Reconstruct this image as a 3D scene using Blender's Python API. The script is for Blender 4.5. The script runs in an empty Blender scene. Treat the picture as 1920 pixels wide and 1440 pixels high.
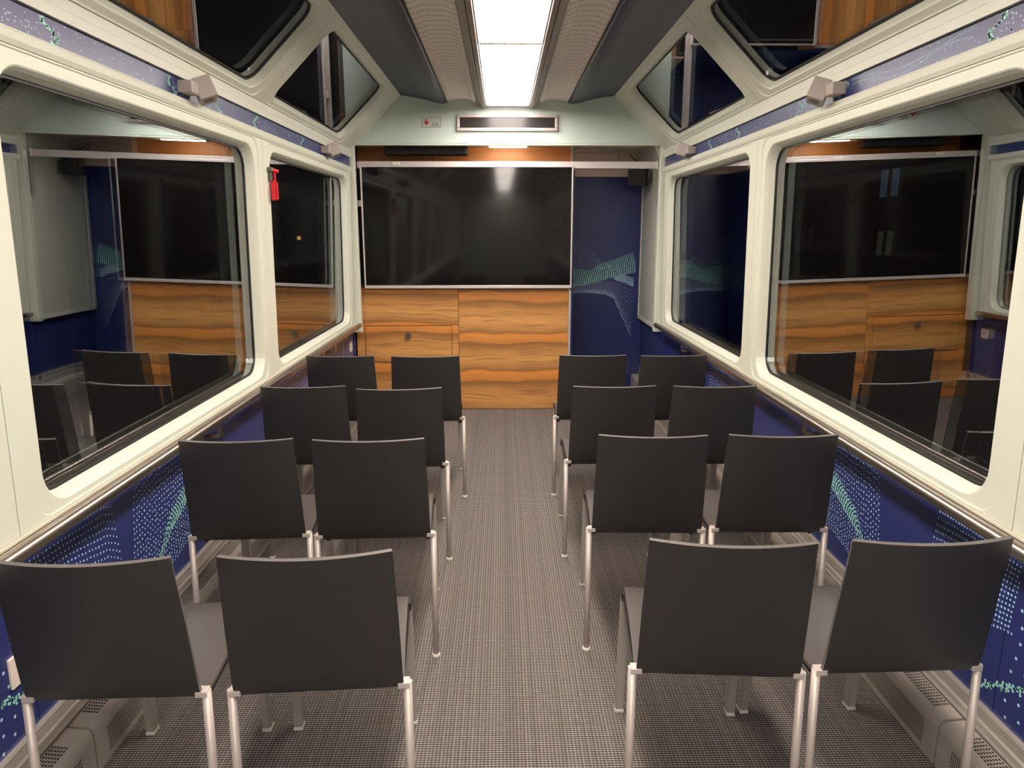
import bpy, bmesh, math, random
from mathutils import Vector, Matrix
random.seed(7)
S = bpy.context.scene
COL = S.collection
PI = math.pi

# ------------------------------------------------------------------ camera
cam_d = bpy.data.cameras.new('camera')
cam = bpy.data.objects.new('camera', cam_d)
COL.objects.link(cam)
cam_d.sensor_width = 36.0
cam_d.lens = 1350.0 / 1920.0 * 36.0
cam_d.clip_start = 0.02
cam_d.clip_end = 300
PITCH = math.atan(290.0 / 1350.0)
YAW = math.atan(18.0 / 1350.0 * math.cos(PITCH))
cam.location = (-0.045, 0, 1.55)
cam.rotation_euler = (PI / 2 - PITCH, 0, -YAW)
S.camera = cam

# ------------------------------------------------------------------ night sky
W = bpy.data.worlds.new('night_sky')
S.world = W
W.use_nodes = True
W.node_tree.nodes['Background'].inputs[0].default_value = (0.25, 0.36, 0.75, 1)
W.node_tree.nodes['Background'].inputs[1].default_value = 0.005

# ------------------------------------------------------------------ exposure
vs = S.view_settings
vs.view_transform = 'Standard'
vs.look = 'None'
vs.gamma = 1.0
vs.use_curve_mapping = False
vs.exposure = 0.0
S.cycles.max_bounces = 9
LAMP = 26.0            # strength of the ceiling light diffusers
LAMP_COL = (1.0, 0.895, 0.80)

# ------------------------------------------------------------------ materials
def new_mat(name):
    m = bpy.data.materials.new(name)
    m.use_nodes = True
    nt = m.node_tree
    for n in list(nt.nodes):
        nt.nodes.remove(n)
    out = nt.nodes.new('ShaderNodeOutputMaterial')
    return m, nt, out

def N(nt, kind, **kw):
    n = nt.nodes.new('ShaderNode' + kind)
    for k, v in kw.items():
        setattr(n, k, v)
    return n

def setin(nt, n, i, v):
    if isinstance(v, (int, float)):
        n.inputs[i].default_value = v
    elif isinstance(v, (tuple, list)):
        n.inputs[i].default_value = v
    else:
        nt.links.new(v, n.inputs[i])

def MATH(nt, op, a, b=0.0, c=None):
    n = N(nt, 'Math', operation=op)
    setin(nt, n, 0, a); setin(nt, n, 1, b)
    if c is not None:
        setin(nt, n, 2, c)
    return n.outputs[0]

def MIXC(nt, f, a, b):
    n = N(nt, 'Mix', data_type='RGBA')
    setin(nt, n, 0, f); setin(nt, n, 6, a); setin(nt, n, 7, b)
    return n.outputs[2]

def c4(c):
    return (c[0], c[1], c[2], 1.0)

def principled(name, col, rough=0.5, metal=0.0, spec=0.5, noise=0.0, nscale=20.0, bump=0.0, coat=0.0, stretch=None):
    m, nt, out = new_mat(name)
    p = N(nt, 'BsdfPrincipled')
    nt.links.new(p.outputs[0], out.inputs[0])
    p.inputs['Base Color'].default_value = c4(col)
    p.inputs['Roughness'].default_value = rough
    p.inputs['Metallic'].default_value = metal
    p.inputs['Specular IOR Level'].default_value = spec
    p.inputs['Coat Weight'].default_value = coat
    tc = N(nt, 'TexCoord')
    mp = N(nt, 'Mapping')
    nt.links.new(tc.outputs['Object'], mp.inputs[0])
    if stretch:
        mp.inputs['Scale'].default_value = stretch
    ns = N(nt, 'TexNoise')
    ns.inputs['Scale'].default_value = nscale
    ns.inputs['Detail'].default_value = 5
    nt.links.new(mp.outputs[0], ns.inputs['Vector'])
    if noise > 0:
        dark = tuple(x * (1 - noise) for x in col)
        lite = tuple(min(1, x * (1 + noise)) for x in col)
        nt.links.new(MIXC(nt, ns.outputs[0], c4(dark), c4(lite)), p.inputs['Base Color'])
    if bump > 0:
        b = N(nt, 'Bump')
        b.inputs['Strength'].default_value = bump
        b.inputs['Distance'].default_value = 0.002
        nt.links.new(ns.outputs[0], b.inputs['Height'])
        nt.links.new(b.outputs[0], p.inputs['Normal'])
    return m

def emission(name, col, strength):
    m, nt, out = new_mat(name)
    e = N(nt, 'Emission')
    e.inputs[0].default_value = c4(col)
    e.inputs[1].default_value = strength
    nt.links.new(e.outputs[0], out.inputs[0])
    return m

def glass_mat(name, ior, tint):
    """coated night window: mirror reflection by angle, rest passes straight through"""
    m, nt, out = new_mat(name)
    geo = N(nt, 'NewGeometry')
    fr = N(nt, 'Fresnel')
    i = MATH(nt, 'ADD', MATH(nt, 'MULTIPLY', geo.outputs['Backfacing'], 1.0 / ior - ior), ior)
    nt.links.new(i, fr.inputs[0])
    gl = N(nt, 'BsdfGlossy')
    gl.inputs['Roughness'].default_value = 0.0
    gl.inputs['Color'].default_value = (0.97, 0.98, 1.0, 1)
    tr = N(nt, 'BsdfTransparent')
    tr.inputs[0].default_value = c4(tint)
    mx = N(nt, 'MixShader')
    nt.links.new(fr.outputs[0], mx.inputs[0])
    nt.links.new(tr.outputs[0], mx.inputs[1])
    nt.links.new(gl.outputs[0], mx.inputs[2])
    nt.links.new(mx.outputs[0], out.inputs[0])
    return m

def carpet_mat():
    m, nt, out = new_mat('woven_carpet')
    p = N(nt, 'BsdfPrincipled')
    nt.links.new(p.outputs[0], out.inputs[0])
    p.inputs['Roughness'].default_value = 0.85
    p.inputs['Specular IOR Level'].default_value = 0.25
    tc = N(nt, 'TexCoord')
    sx = N(nt, 'SeparateXYZ')
    nt.links.new(tc.outputs['Object'], sx.inputs[0])
    x, y = sx.outputs[0], sx.outputs[1]
    def wave(v, period):
        return MATH(nt, 'MULTIPLY_ADD', MATH(nt, 'SINE', MATH(nt, 'MULTIPLY', v, 2 * PI / period)), 0.5, 0.5)
    rows = wave(y, 0.0096)
    cols = wave(x, 0.0112)
    # thread colours vary from warp to warp
    cell = N(nt, 'CombineXYZ')
    nt.links.new(MATH(nt, 'FLOOR', MATH(nt, 'DIVIDE', x, 0.0112)), cell.inputs[0])
    wn = N(nt, 'TexWhiteNoise', noise_dimensions='1D')
    nt.links.new(MATH(nt, 'FLOOR', MATH(nt, 'DIVIDE', x, 0.0112)), wn.inputs['W'])
    ns = N(nt, 'TexNoise')
    ns.inputs['Scale'].default_value = 60
    nt.links.new(tc.outputs['Object'], ns.inputs['Vector'])
    h = MATH(nt, 'MULTIPLY', rows, MATH(nt, 'MULTIPLY_ADD', cols, 0.6, 0.4))
    f = MATH(nt, 'MULTIPLY', h, MATH(nt, 'MULTIPLY_ADD', wn.outputs[0], 0.26, 0.80))
    f = MATH(nt, 'MULTIPLY', f, MATH(nt, 'MULTIPLY_ADD', ns.outputs[0], 0.6, 0.75))
    col = MIXC(nt, f, (0.026, 0.022, 0.021, 1), (0.45, 0.40, 0.37, 1))
    nt.links.new(col, p.inputs['Base Color'])
    b = N(nt, 'Bump')
    b.inputs['Strength'].default_value = 0.6
    b.inputs['Distance'].default_value = 0.002
    nt.links.new(h, b.inputs['Height'])
    nt.links.new(b.outputs[0], p.inputs['Normal'])
    return m

def wood_mat(name, seed=0.0, period=0.345, red=False):
    m, nt, out = new_mat(name)
    p = N(nt, 'BsdfPrincipled')
    nt.links.new(p.outputs[0], out.inputs[0])
    p.inputs['Roughness'].default_value = 0.42
    p.inputs['Coat Weight'].default_value = 0.12
    p.inputs['Coat Roughness'].default_value = 0.3
    tc = N(nt, 'TexCoord')
    sp = N(nt, 'SeparateXYZ')
    nt.links.new(tc.outputs['Object'], sp.inputs[0])
    x, z = sp.outputs[0], sp.outputs[2]
    def vec(a, b, c=0.0):
        n = N(nt, 'CombineXYZ')
        setin(nt, n, 0, a); setin(nt, n, 1, b); setin(nt, n, 2, c)
        return n.outputs[0]
    def noise(sx, sz, off, detail=3.0):
        n = N(nt, 'TexNoise')
        n.inputs['Scale'].default_value = 1.0
        n.inputs['Detail'].default_value = detail
        nt.links.new(vec(MATH(nt, 'MULTIPLY', x, sx), MATH(nt, 'MULTIPLY', z, sz), off + seed), n.inputs['Vector'])
        return n.outputs[0]
    warp = MATH(nt, 'MULTIPLY', MATH(nt, 'SUBTRACT', noise(1.6, 3.0, 1.7, 2.0), 0.5), 0.14)
    zz = MATH(nt, 'ADD', z, warp)
    ph = MATH(nt, 'FRACT', MATH(nt, 'DIVIDE', MATH(nt, 'ADD', zz, 10.02 + seed * 0.11), period))
    # lengthwise grain streaks, warped with the band
    g = N(nt, 'TexNoise')
    g.inputs['Scale'].default_value = 1.0
    g.inputs['Detail'].default_value = 6
    nt.links.new(vec(MATH(nt, 'MULTIPLY', x, 2.4), MATH(nt, 'MULTIPLY', zz, 62.0), 3.1 + seed), g.inputs['Vector'])
    g2 = N(nt, 'TexNoise')
    g2.inputs['Scale'].default_value = 1.0
    g2.inputs['Detail'].default_value = 4
    nt.links.new(vec(MATH(nt, 'MULTIPLY', x, 4.0), MATH(nt, 'MULTIPLY', zz, 240.0), 5.3 + seed), g2.inputs['Vector'])
    rp = N(nt, 'ValToRGB')
    nt.links.new(ph, rp.inputs[0])
    cr = rp.color_ramp
    if red:
        stops = [(0, (0.58, 0.22, 0.060)), (0.3, (0.66, 0.26, 0.072)), (0.6, (0.54, 0.195, 0.052)), (1, (0.60, 0.23, 0.062))]
    else:
        stops = [(0.0, (0.36, 0.150, 0.038)), (0.035, (0.650, 0.244, 0.050)), (0.22, (0.780, 0.305, 0.068)), (0.262, (0.598, 0.207, 0.040)),
                 (0.285, (0.35, 0.150, 0.038)), (0.34, (0.520, 0.244, 0.075)), (0.55, (0.728, 0.360, 0.110)), (0.80, (0.611, 0.281, 0.079)), (0.96, (0.351, 0.152, 0.042)), (1.0, (0.36, 0.150, 0.038))]
    while len(cr.elements) < len(stops):
        cr.elements.new(0.5)
    for e, (pos, c) in zip(cr.elements, stops):
        e.position = pos
        e.color = c4(c)
    sm = MATH(nt, 'GREATER_THAN', ph, 0.29)
    gr = N(nt, 'ValToRGB')
    gr.color_ramp.elements[0].position = 0.36
    gr.color_ramp.elements[0].color = (1, 1, 1, 1)
    gr.color_ramp.elements[1].position = 0.50
    gr.color_ramp.elements[1].color = (0, 0, 0, 1)
    nt.links.new(g.outputs[0], gr.inputs[0])
    amt = MATH(nt, 'MULTIPLY', gr.outputs[0], MATH(nt, 'MULTIPLY_ADD', sm, 0.50, 0.10))
    c1 = MIXC(nt, amt, rp.outputs[0], (0.30, 0.135, 0.040, 1))
    fine = MATH(nt, 'MULTIPLY_ADD', g2.outputs[0], 0.5, 0.75)
    hsv = N(nt, 'HueSaturation')
    nt.links.new(fine, hsv.inputs['Value'])
    nt.links.new(c1, hsv.inputs['Color'])
    nt.links.new(hsv.outputs[0], p.inputs['Base Color'])
    return m

def perforated_mat():
    m, nt, out = new_mat('perforated_ceiling')
    p = N(nt, 'BsdfPrincipled')
    nt.links.new(p.outputs[0], out.inputs[0])
    p.inputs['Roughness'].default_value = 0.6
    tc = N(nt, 'TexCoord')
    sp = N(nt, 'SeparateXYZ')
    nt.links.new(tc.outputs['Object'], sp.inputs[0])
    def near(v, period, half):
        f = MATH(nt, 'FRACT', MATH(nt, 'ADD', MATH(nt, 'DIVIDE', v, period), 100.0))
        d = MATH(nt, 'ABSOLUTE', MATH(nt, 'SUBTRACT', f, 0.5))
        return MATH(nt, 'LESS_THAN', d, half / period)
    hole = MATH(nt, 'MULTIPLY', near(sp.outputs[0], 0.012, 0.003), near(sp.outputs[1], 0.085, 0.006))
    line = near(sp.outputs[1], 0.085, 0.004)
    c = MIXC(nt, MATH(nt, 'MULTIPLY', line, 0.0), (0.84, 0.76, 0.69, 1), (0.3, 0.26, 0.24, 1))
    c = MIXC(nt, hole, c, (0.20, 0.17, 0.15, 1))
    nt.links.new(c, p.inputs['Base Color'])
    return m

M = {}
M['white'] = principled('pale_frame_paint', (0.72, 0.745, 0.64), 0.38, spec=0.45)
M['sill'] = principled('cream_sill', (0.74, 0.70, 0.58), 0.35)
M['sill_low'] = principled('beige_sill', (0.46, 0.38, 0.30), 0.4)
M['bulkhead'] = principled('bulkhead_paint', (0.64, 0.735, 0.68), 0.65, spec=0.15)
M['cream'] = principled('cream_panel', (0.82, 0.66, 0.56), 0.5)
M['panel_grey'] = principled('pale_grey_panel', (0.62, 0.63, 0.55), 0.45)
M['rubber'] = principled('black_rubber', (0.012, 0.012, 0.013), 0.5)
M['dark'] = principled('dark_gap', (0.02, 0.02, 0.022), 0.8)
M['navy'] = principled('navy_print_film', (0.022, 0.032, 0.155), 0.33, spec=0.55)
M['navy_end'] = principled('navy_wall_film', (0.022, 0.033, 0.145), 0.30, spec=0.5)
M['dot_blue'] = principled('print_dots_pale_blue', (0.42, 0.68, 0.86), 0.4)
M['dot_green'] = principled('print_dots_mint', (0.36, 0.80, 0.66), 0.4)
M['dot_lilac'] = principled('print_dots_lilac', (0.30, 0.36, 0.56), 0.4)
M['dot_faint'] = principled('print_dots_slate', (0.12, 0.15, 0.19), 0.5)
M['cove'] = principled('slate_cove', (0.058, 0.059, 0.098), 0.42, noise=0.1)
M['perf'] = perforated_mat()
M['ceil_metal'] = principled('ceiling_metal', (0.33, 0.28, 0.26), 0.42, metal=0.35)
M['carpet'] = carpet_mat()
M['shell'] = principled('black_seat_shell', (0.021, 0.0185, 0.019), 0.50, noise=0.05, nscale=300, bump=0.1, spec=0.75)
M['seat_face_lit'] = principled('seat_face_lit', (0.085, 0.074, 0.070), 0.45, spec=0.7)  # lighter than the shell: light falling on the seat is put into this colour
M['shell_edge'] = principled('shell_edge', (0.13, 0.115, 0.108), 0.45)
M['alu'] = principled('matt_aluminium', (0.60, 0.53, 0.49), 0.5, metal=0.4)
M['leg_grey'] = principled('satin_grey_metal', (0.50, 0.465, 0.43), 0.42, metal=0.5)
M['glide'] = principled('pale_glide', (0.70, 0.66, 0.62), 0.4)
M['black_plastic'] = principled('black_plastic', (0.014, 0.014, 0.016), 0.4)
M['heater'] = principled('grey_heater_paint', (0.54, 0.495, 0.45), 0.4, metal=0.25, noise=0.03)
M['profile'] = principled('aluminium_profile', (0.66, 0.61, 0.56), 0.33, metal=0.6)
M['steel'] = principled('brushed_steel', (0.40, 0.345, 0.30), 0.30, metal=0.95)
M['lamp_grey'] = principled('warm_grey_plastic', (0.46, 0.40, 0.38), 0.45)
M['wood_a'] = wood_mat('veneer_left', 0.0)
M['wood_b'] = wood_mat('veneer_right', 0.8)
M['wood_c'] = wood_mat('veneer_flap', 0.3)
M['wood_red'] = wood_mat('veneer_upper', 2.2, red=True)
M['screen'] = principled('black_screen', (0.007, 0.0055, 0.0055), 0.06, spec=0.38)
M['silver'] = principled('silver_bezel', (0.70, 0.63, 0.62), 0.35, metal=0.55)
M['display'] = principled('smoked_display', (0.035, 0.03, 0.03), 0.16, spec=0.3)
M['display_frame'] = principled('display_frame', (0.56, 0.48, 0.46), 0.4, metal=0.3)
M['sign_white'] = principled('sign_pale', (0.62, 0.66, 0.60), 0.5)
M['sign_black'] = principled('sign_black', (0.02, 0.02, 0.02), 0.5)
M['sign_red'] = principled('sign_red', (0.55, 0.02, 0.05), 0.5)
M['red'] = principled('red_plastic', (0.72, 0.012, 0.025), 0.35)
M['olive'] = principled('grey_bracket', (0.13, 0.13, 0.11), 0.5)
M['socket'] = principled('socket_white', (0.80, 0.70, 0.62), 0.4)
M['chrome'] = principled('knob_metal', (0.30, 0.29, 0.27), 0.3, metal=0.9)
M['glass'] = glass_mat('coated_glass', 3.3, (0.80, 0.86, 0.86))
M['roof_glass'] = glass_mat('roof_glass', 3.3, (0.6, 0.66, 0.7))
M['diffuser'] = emission('lamp_diffuser', LAMP_COL, LAMP)
M['diffuser_dim'] = emission('lamp_diffuser_dim', (1.0, 0.84, 0.70), LAMP * 0.95)
M['diffuser_rear'] = emission('lamp_diffuser_rear', LAMP_COL, LAMP * 1.0)
M['strip_lamp'] = emission('strip_lamp', (1.0, 0.84, 0.62), 75.0)
M['facade'] = principled('night_facade', (0.07, 0.07, 0.09), 0.8, noise=0.15, nscale=2)
M['lit_window'] = emission('lit_window', (0.45, 0.62, 0.85), 0.07)
M['dim_window'] = emission('dim_window', (0.9, 0.75, 0.45), 0.035)
M['street_lamp'] = emission('amber_lamp', (1.0, 0.45, 0.1), 1.5)
M['ground'] = principled('night_ground', (0.010, 0.010, 0.012), 0.9, noise=0.3, nscale=3)

# ------------------------------------------------------------------ mesh helpers
def link(name, me, mat=None, parent=None, smooth=False):
    o = bpy.data.objects.new(name, me)
    COL.objects.link(o)
    if mat is not None and not me.materials:
        me.materials.append(M[mat] if isinstance(mat, str) else mat)
    if smooth:
        for p in me.polygons:
            p.use_smooth = True
    if parent is not None:
        o.parent = parent
    return o

def mesh(name, verts, faces, mat, parent=None, smooth=False, recalc=True):
    me = bpy.data.meshes.new(name)
    me.from_pydata([tuple(v) for v in verts], [], faces)
    if recalc:
        bm = bmesh.new(); bm.from_mesh(me)
        bmesh.ops.recalc_face_normals(bm, faces=bm.faces)
        bm.to_mesh(me); bm.free()
    me.update()
    return link(name, me, mat, parent, smooth)

def from_bm(name, bm, mat, parent=None, smooth=False):
    me = bpy.data.meshes.new(name)
    bmesh.ops.recalc_face_normals(bm, faces=bm.faces)
    bm.to_mesh(me); bm.free()
    return link(name, me, mat, parent, smooth)

def add_box(bm, x0, x1, y0, y1, z0, z1, bev=0.0, seg=2, mtx=None):
    vs_ = [(x0, y0, z0), (x1, y0, z0), (x1, y1, z0), (x0, y1, z0), (x0, y0, z1), (x1, y0, z1), (x1, y1, z1), (x0, y1, z1)]
    v = [bm.verts.new(p if mtx is None else mtx @ Vector(p)) for p in vs_]
    fs = [bm.faces.new([v[i] for i in f]) for f in ((0, 3, 2, 1), (4, 5, 6, 7), (0, 1, 5, 4), (1, 2, 6, 5), (2, 3, 7, 6), (3, 0, 4, 7))]
    if bev > 0:
        es = set(e for f in fs for e in f.edges)
        bmesh.ops.bevel(bm, geom=list(es), offset=bev, segments=seg, profile=0.5, affect='EDGES')

def box(name, x0, x1, y0, y1, z0, z1, mat, parent=None, bev=0.0, mtx=None):
    if x0 > x1: x0, x1 = x1, x0
    bm = bmesh.new()
    add_box(bm, x0, x1, y0, y1, z0, z1, bev, mtx=mtx)
    return from_bm(name, bm, mat, parent)

def add_tube(bm, p0, p1, r0, r1=None, n=16, cap=True):
    if r1 is None: r1 = r0
    p0 = Vector(p0); p1 = Vector(p1)
    d = (p1 - p0).normalized()
    a = d.orthogonal().normalized(); b = d.cross(a)
    A = [bm.verts.new(p0 + (a * math.cos(t) + b * math.sin(t)) * r0) for t in [2 * PI * i / n for i in range(n)]]
    B = [bm.verts.new(p1 + (a * math.cos(t) + b * math.sin(t)) * r1) for t in [2 * PI * i / n for i in range(n)]]
    for i in range(n):
        f = bm.faces.new([A[i], A[(i + 1) % n], B[(i + 1) % n], B[i]]); f.smooth = True
    if cap:
        bm.faces.new(A[::-1]); bm.faces.new(B)

def tube(name, p0, p1, r, mat, parent=None, n=16, r1=None):
    bm = bmesh.new(); add_tube(bm, p0, p1, r, r1, n)
    return from_bm(name, bm, mat, parent)

def polytube(name, pts, r, mat, parent=None, n=10):
    pts = [Vector(p) for p in pts]
    bm = bmesh.new()
    rings = []
    up = None
    for i, p in enumerate(pts):
        d = (pts[min(i + 1, len(pts) - 1)] - pts[max(i - 1, 0)]).normalized()
        if up is None:
            up = d.orthogonal().normalized()
        a = (up - d * up.dot(d)).normalized(); b = d.cross(a); up = a
        rings.append([bm.verts.new(p + (a * math.cos(t) + b * math.sin(t)) * r) for t in [2 * PI * k / n for k in range(n)]])
    for A, B in zip(rings[:-1], rings[1:]):
        for k in range(n):
            f = bm.faces.new([A[k], A[(k + 1) % n], B[(k + 1) % n], B[k]]); f.smooth = True
    bm.faces.new(rings[0][::-1]); bm.faces.new(rings[-1])
    return from_bm(name, bm, mat, parent)

def extrude_y(name, prof, y0, y1, mat, parent=None, smooth=False):
    """closed (x,z) outline extruded along the carriage"""
    n = len(prof)
    v = [(x, y0, z) for x, z in prof] + [(x, y1, z) for x, z in prof]
    f = [(i, (i + 1) % n, n + (i + 1) % n, n + i) for i in range(n)]
    f += [tuple(range(n))[::-1], tuple(range(n, 2 * n))]
    o = mesh(name, v, f, mat, parent)
    if smooth:
        for p in o.data.polygons:
            p.use_smooth = len(p.vertices) == 4
    return o

def slab(name, line, th, y0, y1, mat, parent=None):
    """open (x,z) polyline thickened upward and extruded along the carriage"""
    prof = list(line) + [(x, z + th) for x, z in reversed(line)]
    return extrude_y(name, prof, y0, y1, mat, parent)

def empty(name, loc=(0, 0, 0), rotz=0.0):
    o = bpy.data.objects.new(name, None)
    COL.objects.link(o)
    o.empty_display_size = 0.1
    o.location = loc
    o.rotation_euler = (0, 0, rotz)
    return o

def tag(o, label, cat, group=None):
    o['label'] = label
    o['category'] = cat
    if group:
        o['group'] = group
    return o

def struct(o, label=None):
    o['kind'] = 'structure'
    if label:
        o['label'] = label
    return o

def rr(a0, a1, b0, b1, r, n=7):
    """rounded rectangle points in (a, b)"""
    pts = []
    for cx, cy, t0 in ((a1 - r, b1 - r, 0), (a0 + r, b1 - r, 90), (a0 + r, b0 + r, 180), (a1 - r, b0 + r, 270)):
        for i in range(n + 1):
            t = math.radians(t0 + 90.0 * i / n)
            pts.append((cx + r * math.cos(t), cy + r * math.sin(t)))
    return pts

def ring_mesh(name, loops, place, mat, parent=None, close_last=False, close_first=False):
    """loops: list of (points2d, depth); joins them by quad strips"""
    v = []; f = []
    n = len(loops[0][0])
    for pts, d in loops:
        v += [place(a, b, d) for a, b in pts]
    for k in range(len(loops) - 1):
        for i in range(n):
            j = (i + 1) % n
            f.append((k * n + i, k * n + j, (k + 1) * n + j, (k + 1) * n + i))
    if close_first:
        f.append(tuple(range(n))[::-1])
    if close_last:
        o = (len(loops) - 1) * n
        f.append(tuple(range(o, o + n)))
    return mesh(name, v, f, mat, parent)

def dots_mesh(name, dots, place, mat, parent, n=6):
    """flat printed dots; dots: (a, b, radius)"""
    v = []; f = []
    for a, b, r in dots:
        o = len(v)
        for i in range(n):
            t = 2 * PI * i / n
            v.append(place(a + r * math.cos(t), b + r * math.sin(t)))
        f.append(tuple(range(o, o + n)))
    o = mesh(name, v, f, mat, parent, recalc=False)
    o['kind'] = 'stuff'
    return o

def interp(pts, x):
    if x <= pts[0][0]: return pts[0][1]
    for (x0, y0), (x1, y1) in zip(pts[:-1], pts[1:]):
        if x <= x1:
            t = (x - x0) / (x1 - x0)
            t = t * t * (3 - 2 * t) * 0.35 + t * 0.65
            return y0 + (y1 - y0) * t
    return pts[-1][1]

YF, YR = 6.10, -9.20          # bulkhead plane and rear end of the coach

# ------------------------------------------------------------------ floor
floor = struct(box('floor', -1.36, 1.36, YR, 7.05, -0.04, 0.0, 'carpet'))

# ------------------------------------------------------------------ side walls
def xin(z):
    return 1.285 - 0.0184 * (z - 0.8)

BAYS = [(3.842, 6.0, 3.955, 5.89), (1.745, 3.838, 1.863, 3.73), (-0.352, 1.741, -0.235, 1.635), (-2.449, -0.356, -2.33, -0.46), (-4.546, -2.453, -4.43, -2.56), (-6.643, -4.55, -6.53, -4.66), (-8.74, -6.647, -8.63, -6.76)]
WIN_N = 0
for s in (-1, 1):
    side = 'left' if s < 0 else 'right'
    wall = struct(empty('wall_' + side, (0, 0, 0)))
    # printed lower panels, one per bay, with fine joints
    for k, (a, b) in enumerate(((YR, -2.451), (-2.448, -0.354), (-0.351, 1.743), (1.746, 3.839), (3.842, 6.06))):
        box('lower_panel', s * 1.31, s * 1.33, a, b, 0.16, 0.748, 'navy', wall)
    box('backing', s * 1.335, s * 1.345, YR, YF, 0.0, 0.74, 'dark', wall)
    # sill moulding under the windows
    extrude_y('sill_moulding', [(s * 1.31, 0.738), (s * 1.284, 0.742), (s * 1.278, 0.752), (s * 1.284, 0.766), (s * 1.31, 0.766)], YR, 6.04, 'sill_low', wall)
    extrude_y('sill_edge', [(s * 1.30, 0.7695), (s * 1.279, 0.7695), (s * 1.279, 0.7765), (s * 1.30, 0.7765)], YR, 6.04, 'sill', wall)
    # members above the windows
    xh = xin(2.02)
    extrude_y('header_moulding', [(s * (xh + .02), 1.999), (s * xh, 1.999), (s * (xh - .006), 2.012), (s * (xh - .008), 2.03), (s * (xh - .002), 2.040), (s * (xh + .02), 2.040)], YR, 6.04, 'white', wall)
    box('print_strip', s * 1.268, s * 1.284, YR, 6.03, 2.0405, 2.107, 'navy', wall)
    box('strip_gap', s * 1.276, s * 1.29, YR, 6.03, 2.107, 2.113, 'dark', wall)
    extrude_y('cornice', [(s * 1.29, 2.113), (s * 1.260, 2.113), (s * 1.258, 2.143), (s * 1.29, 2.143)], YR, 6.04, 'white', wall)
    extrude_y('cornice', [(s * 1.29, 2.1455), (s * 1.262, 2.1455), (s * 1.260, 2.178), (s * 1.29, 2.178)], YR, 6.04, 'white', wall)
    # end post beside the bulkhead
    box('end_post', s * 1.232, s * 1.33, 6.04, 6.10, 0.70, 2.24, 'white', wall, 0.006)
    box('end_post_base', s * 1.30, s * 1.33, 6.06, 6.10, 0.16, 0.70, 'navy', wall)
    # window modules
    for (m0, m1, o0, o1) in BAYS:
        WIN_N += 1
        w = struct(empty('window_%d' % WIN_N, (0, 0, 0)))
        pl = lambda y, t, d, s=s: (s * (xin(t) + d), y, t)
        zb, zt = 0.800, 1.958
        sh = lambda k, r: rr(o0 + k, o1 - k, zb + k, zt - k, r)
        ring_mesh('window_frame', [(rr(m0, m1, 0.7785, 1.9965, 0.002), 0.03), (rr(m0, m1, 0.7785, 1.9965, 0.002), 0.0),
                                   (rr(o0 - .045, o1 + .045, max(zb - .018, .7795), min(zt + .034, 1.9955), 0.07), 0.0),
                                   (rr(o0 - .042, o1 + .042, max(zb - .016, .781), min(zt + .031, 1.993), 0.07), 0.004),
                                   (sh(0, .11), 0.004), (sh(.004, .108), 0.007), (sh(.012, .102), 0.022), (sh(.022, .096), 0.052)], pl, 'white', w)
        ring_mesh('gasket', [(sh(.018, .1), 0.049), (sh(.030, .09), 0.049), (sh(.031, .09), 0.053)], pl, 'rubber', w)
        ring_mesh('pane', [(sh(.014, .1), 0.054), (sh(.014, .1), 0.080)], pl, 'glass', w, True, True)
    # roof slope with its own panes
    B = (1.26, 2.18); T = (0.85, 2.59)
    Lr = math.hypot(B[0] - T[0], B[1] - T[1])
    ux, uz = (T[0] - B[0]) / Lr, (T[1] - B[1]) / Lr
    pr = lambda y, t, d, s=s: (s * (B[0] + ux * t + uz * d), y, B[1] + uz * t - ux * d)
    for (m0, m1, o0, o1) in ((3.842, 6.098, 3.955, 5.64), (1.745, 3.838, 1.863, 3.72), (-0.352, 1.741, -0.235, 1.635), (-2.449, -0.356, -2.33, -0.46), (-4.546, -2.453, -4.43, -2.56), (-6.643, -4.55, -6.53, -4.66), (-8.74, -6.647, -8.63, -6.76)):
        WIN_N += 1
        w = struct(empty('window_%d' % WIN_N, (0, 0, 0)))
        tb, tt = 0.030, 0.523
        sh = lambda k, r: rr(o0 + k, o1 - k, tb + k, tt - k, r)
        ring_mesh('window_frame', [(rr(m0, m1, 0.0, Lr, 0.002), 0.03), (rr(m0, m1, 0.0, Lr, 0.002), 0.0),
                                   (rr(o0 - .06, o1 + .06, tb - .026, tt + .03, 0.075), 0.0), (rr(o0 - .057, o1 + .057, tb - .023, tt + .027, 0.075), 0.005),
                                   (sh(0, .085), 0.005), (sh(.005, .08), 0.010), (sh(.014, .075), 0.045)], pr, 'white', w)
        ring_mesh('gasket', [(sh(.010, .08), 0.042), (sh(.024, .07), 0.042), (sh(.025, .07), 0.047)], pr, 'rubber', w)
        ring_mesh('pane', [(sh(.008, .08), 0.048), (sh(.008, .08), 0.072)], pr, 'roof_glass', w, True, True)

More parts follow.
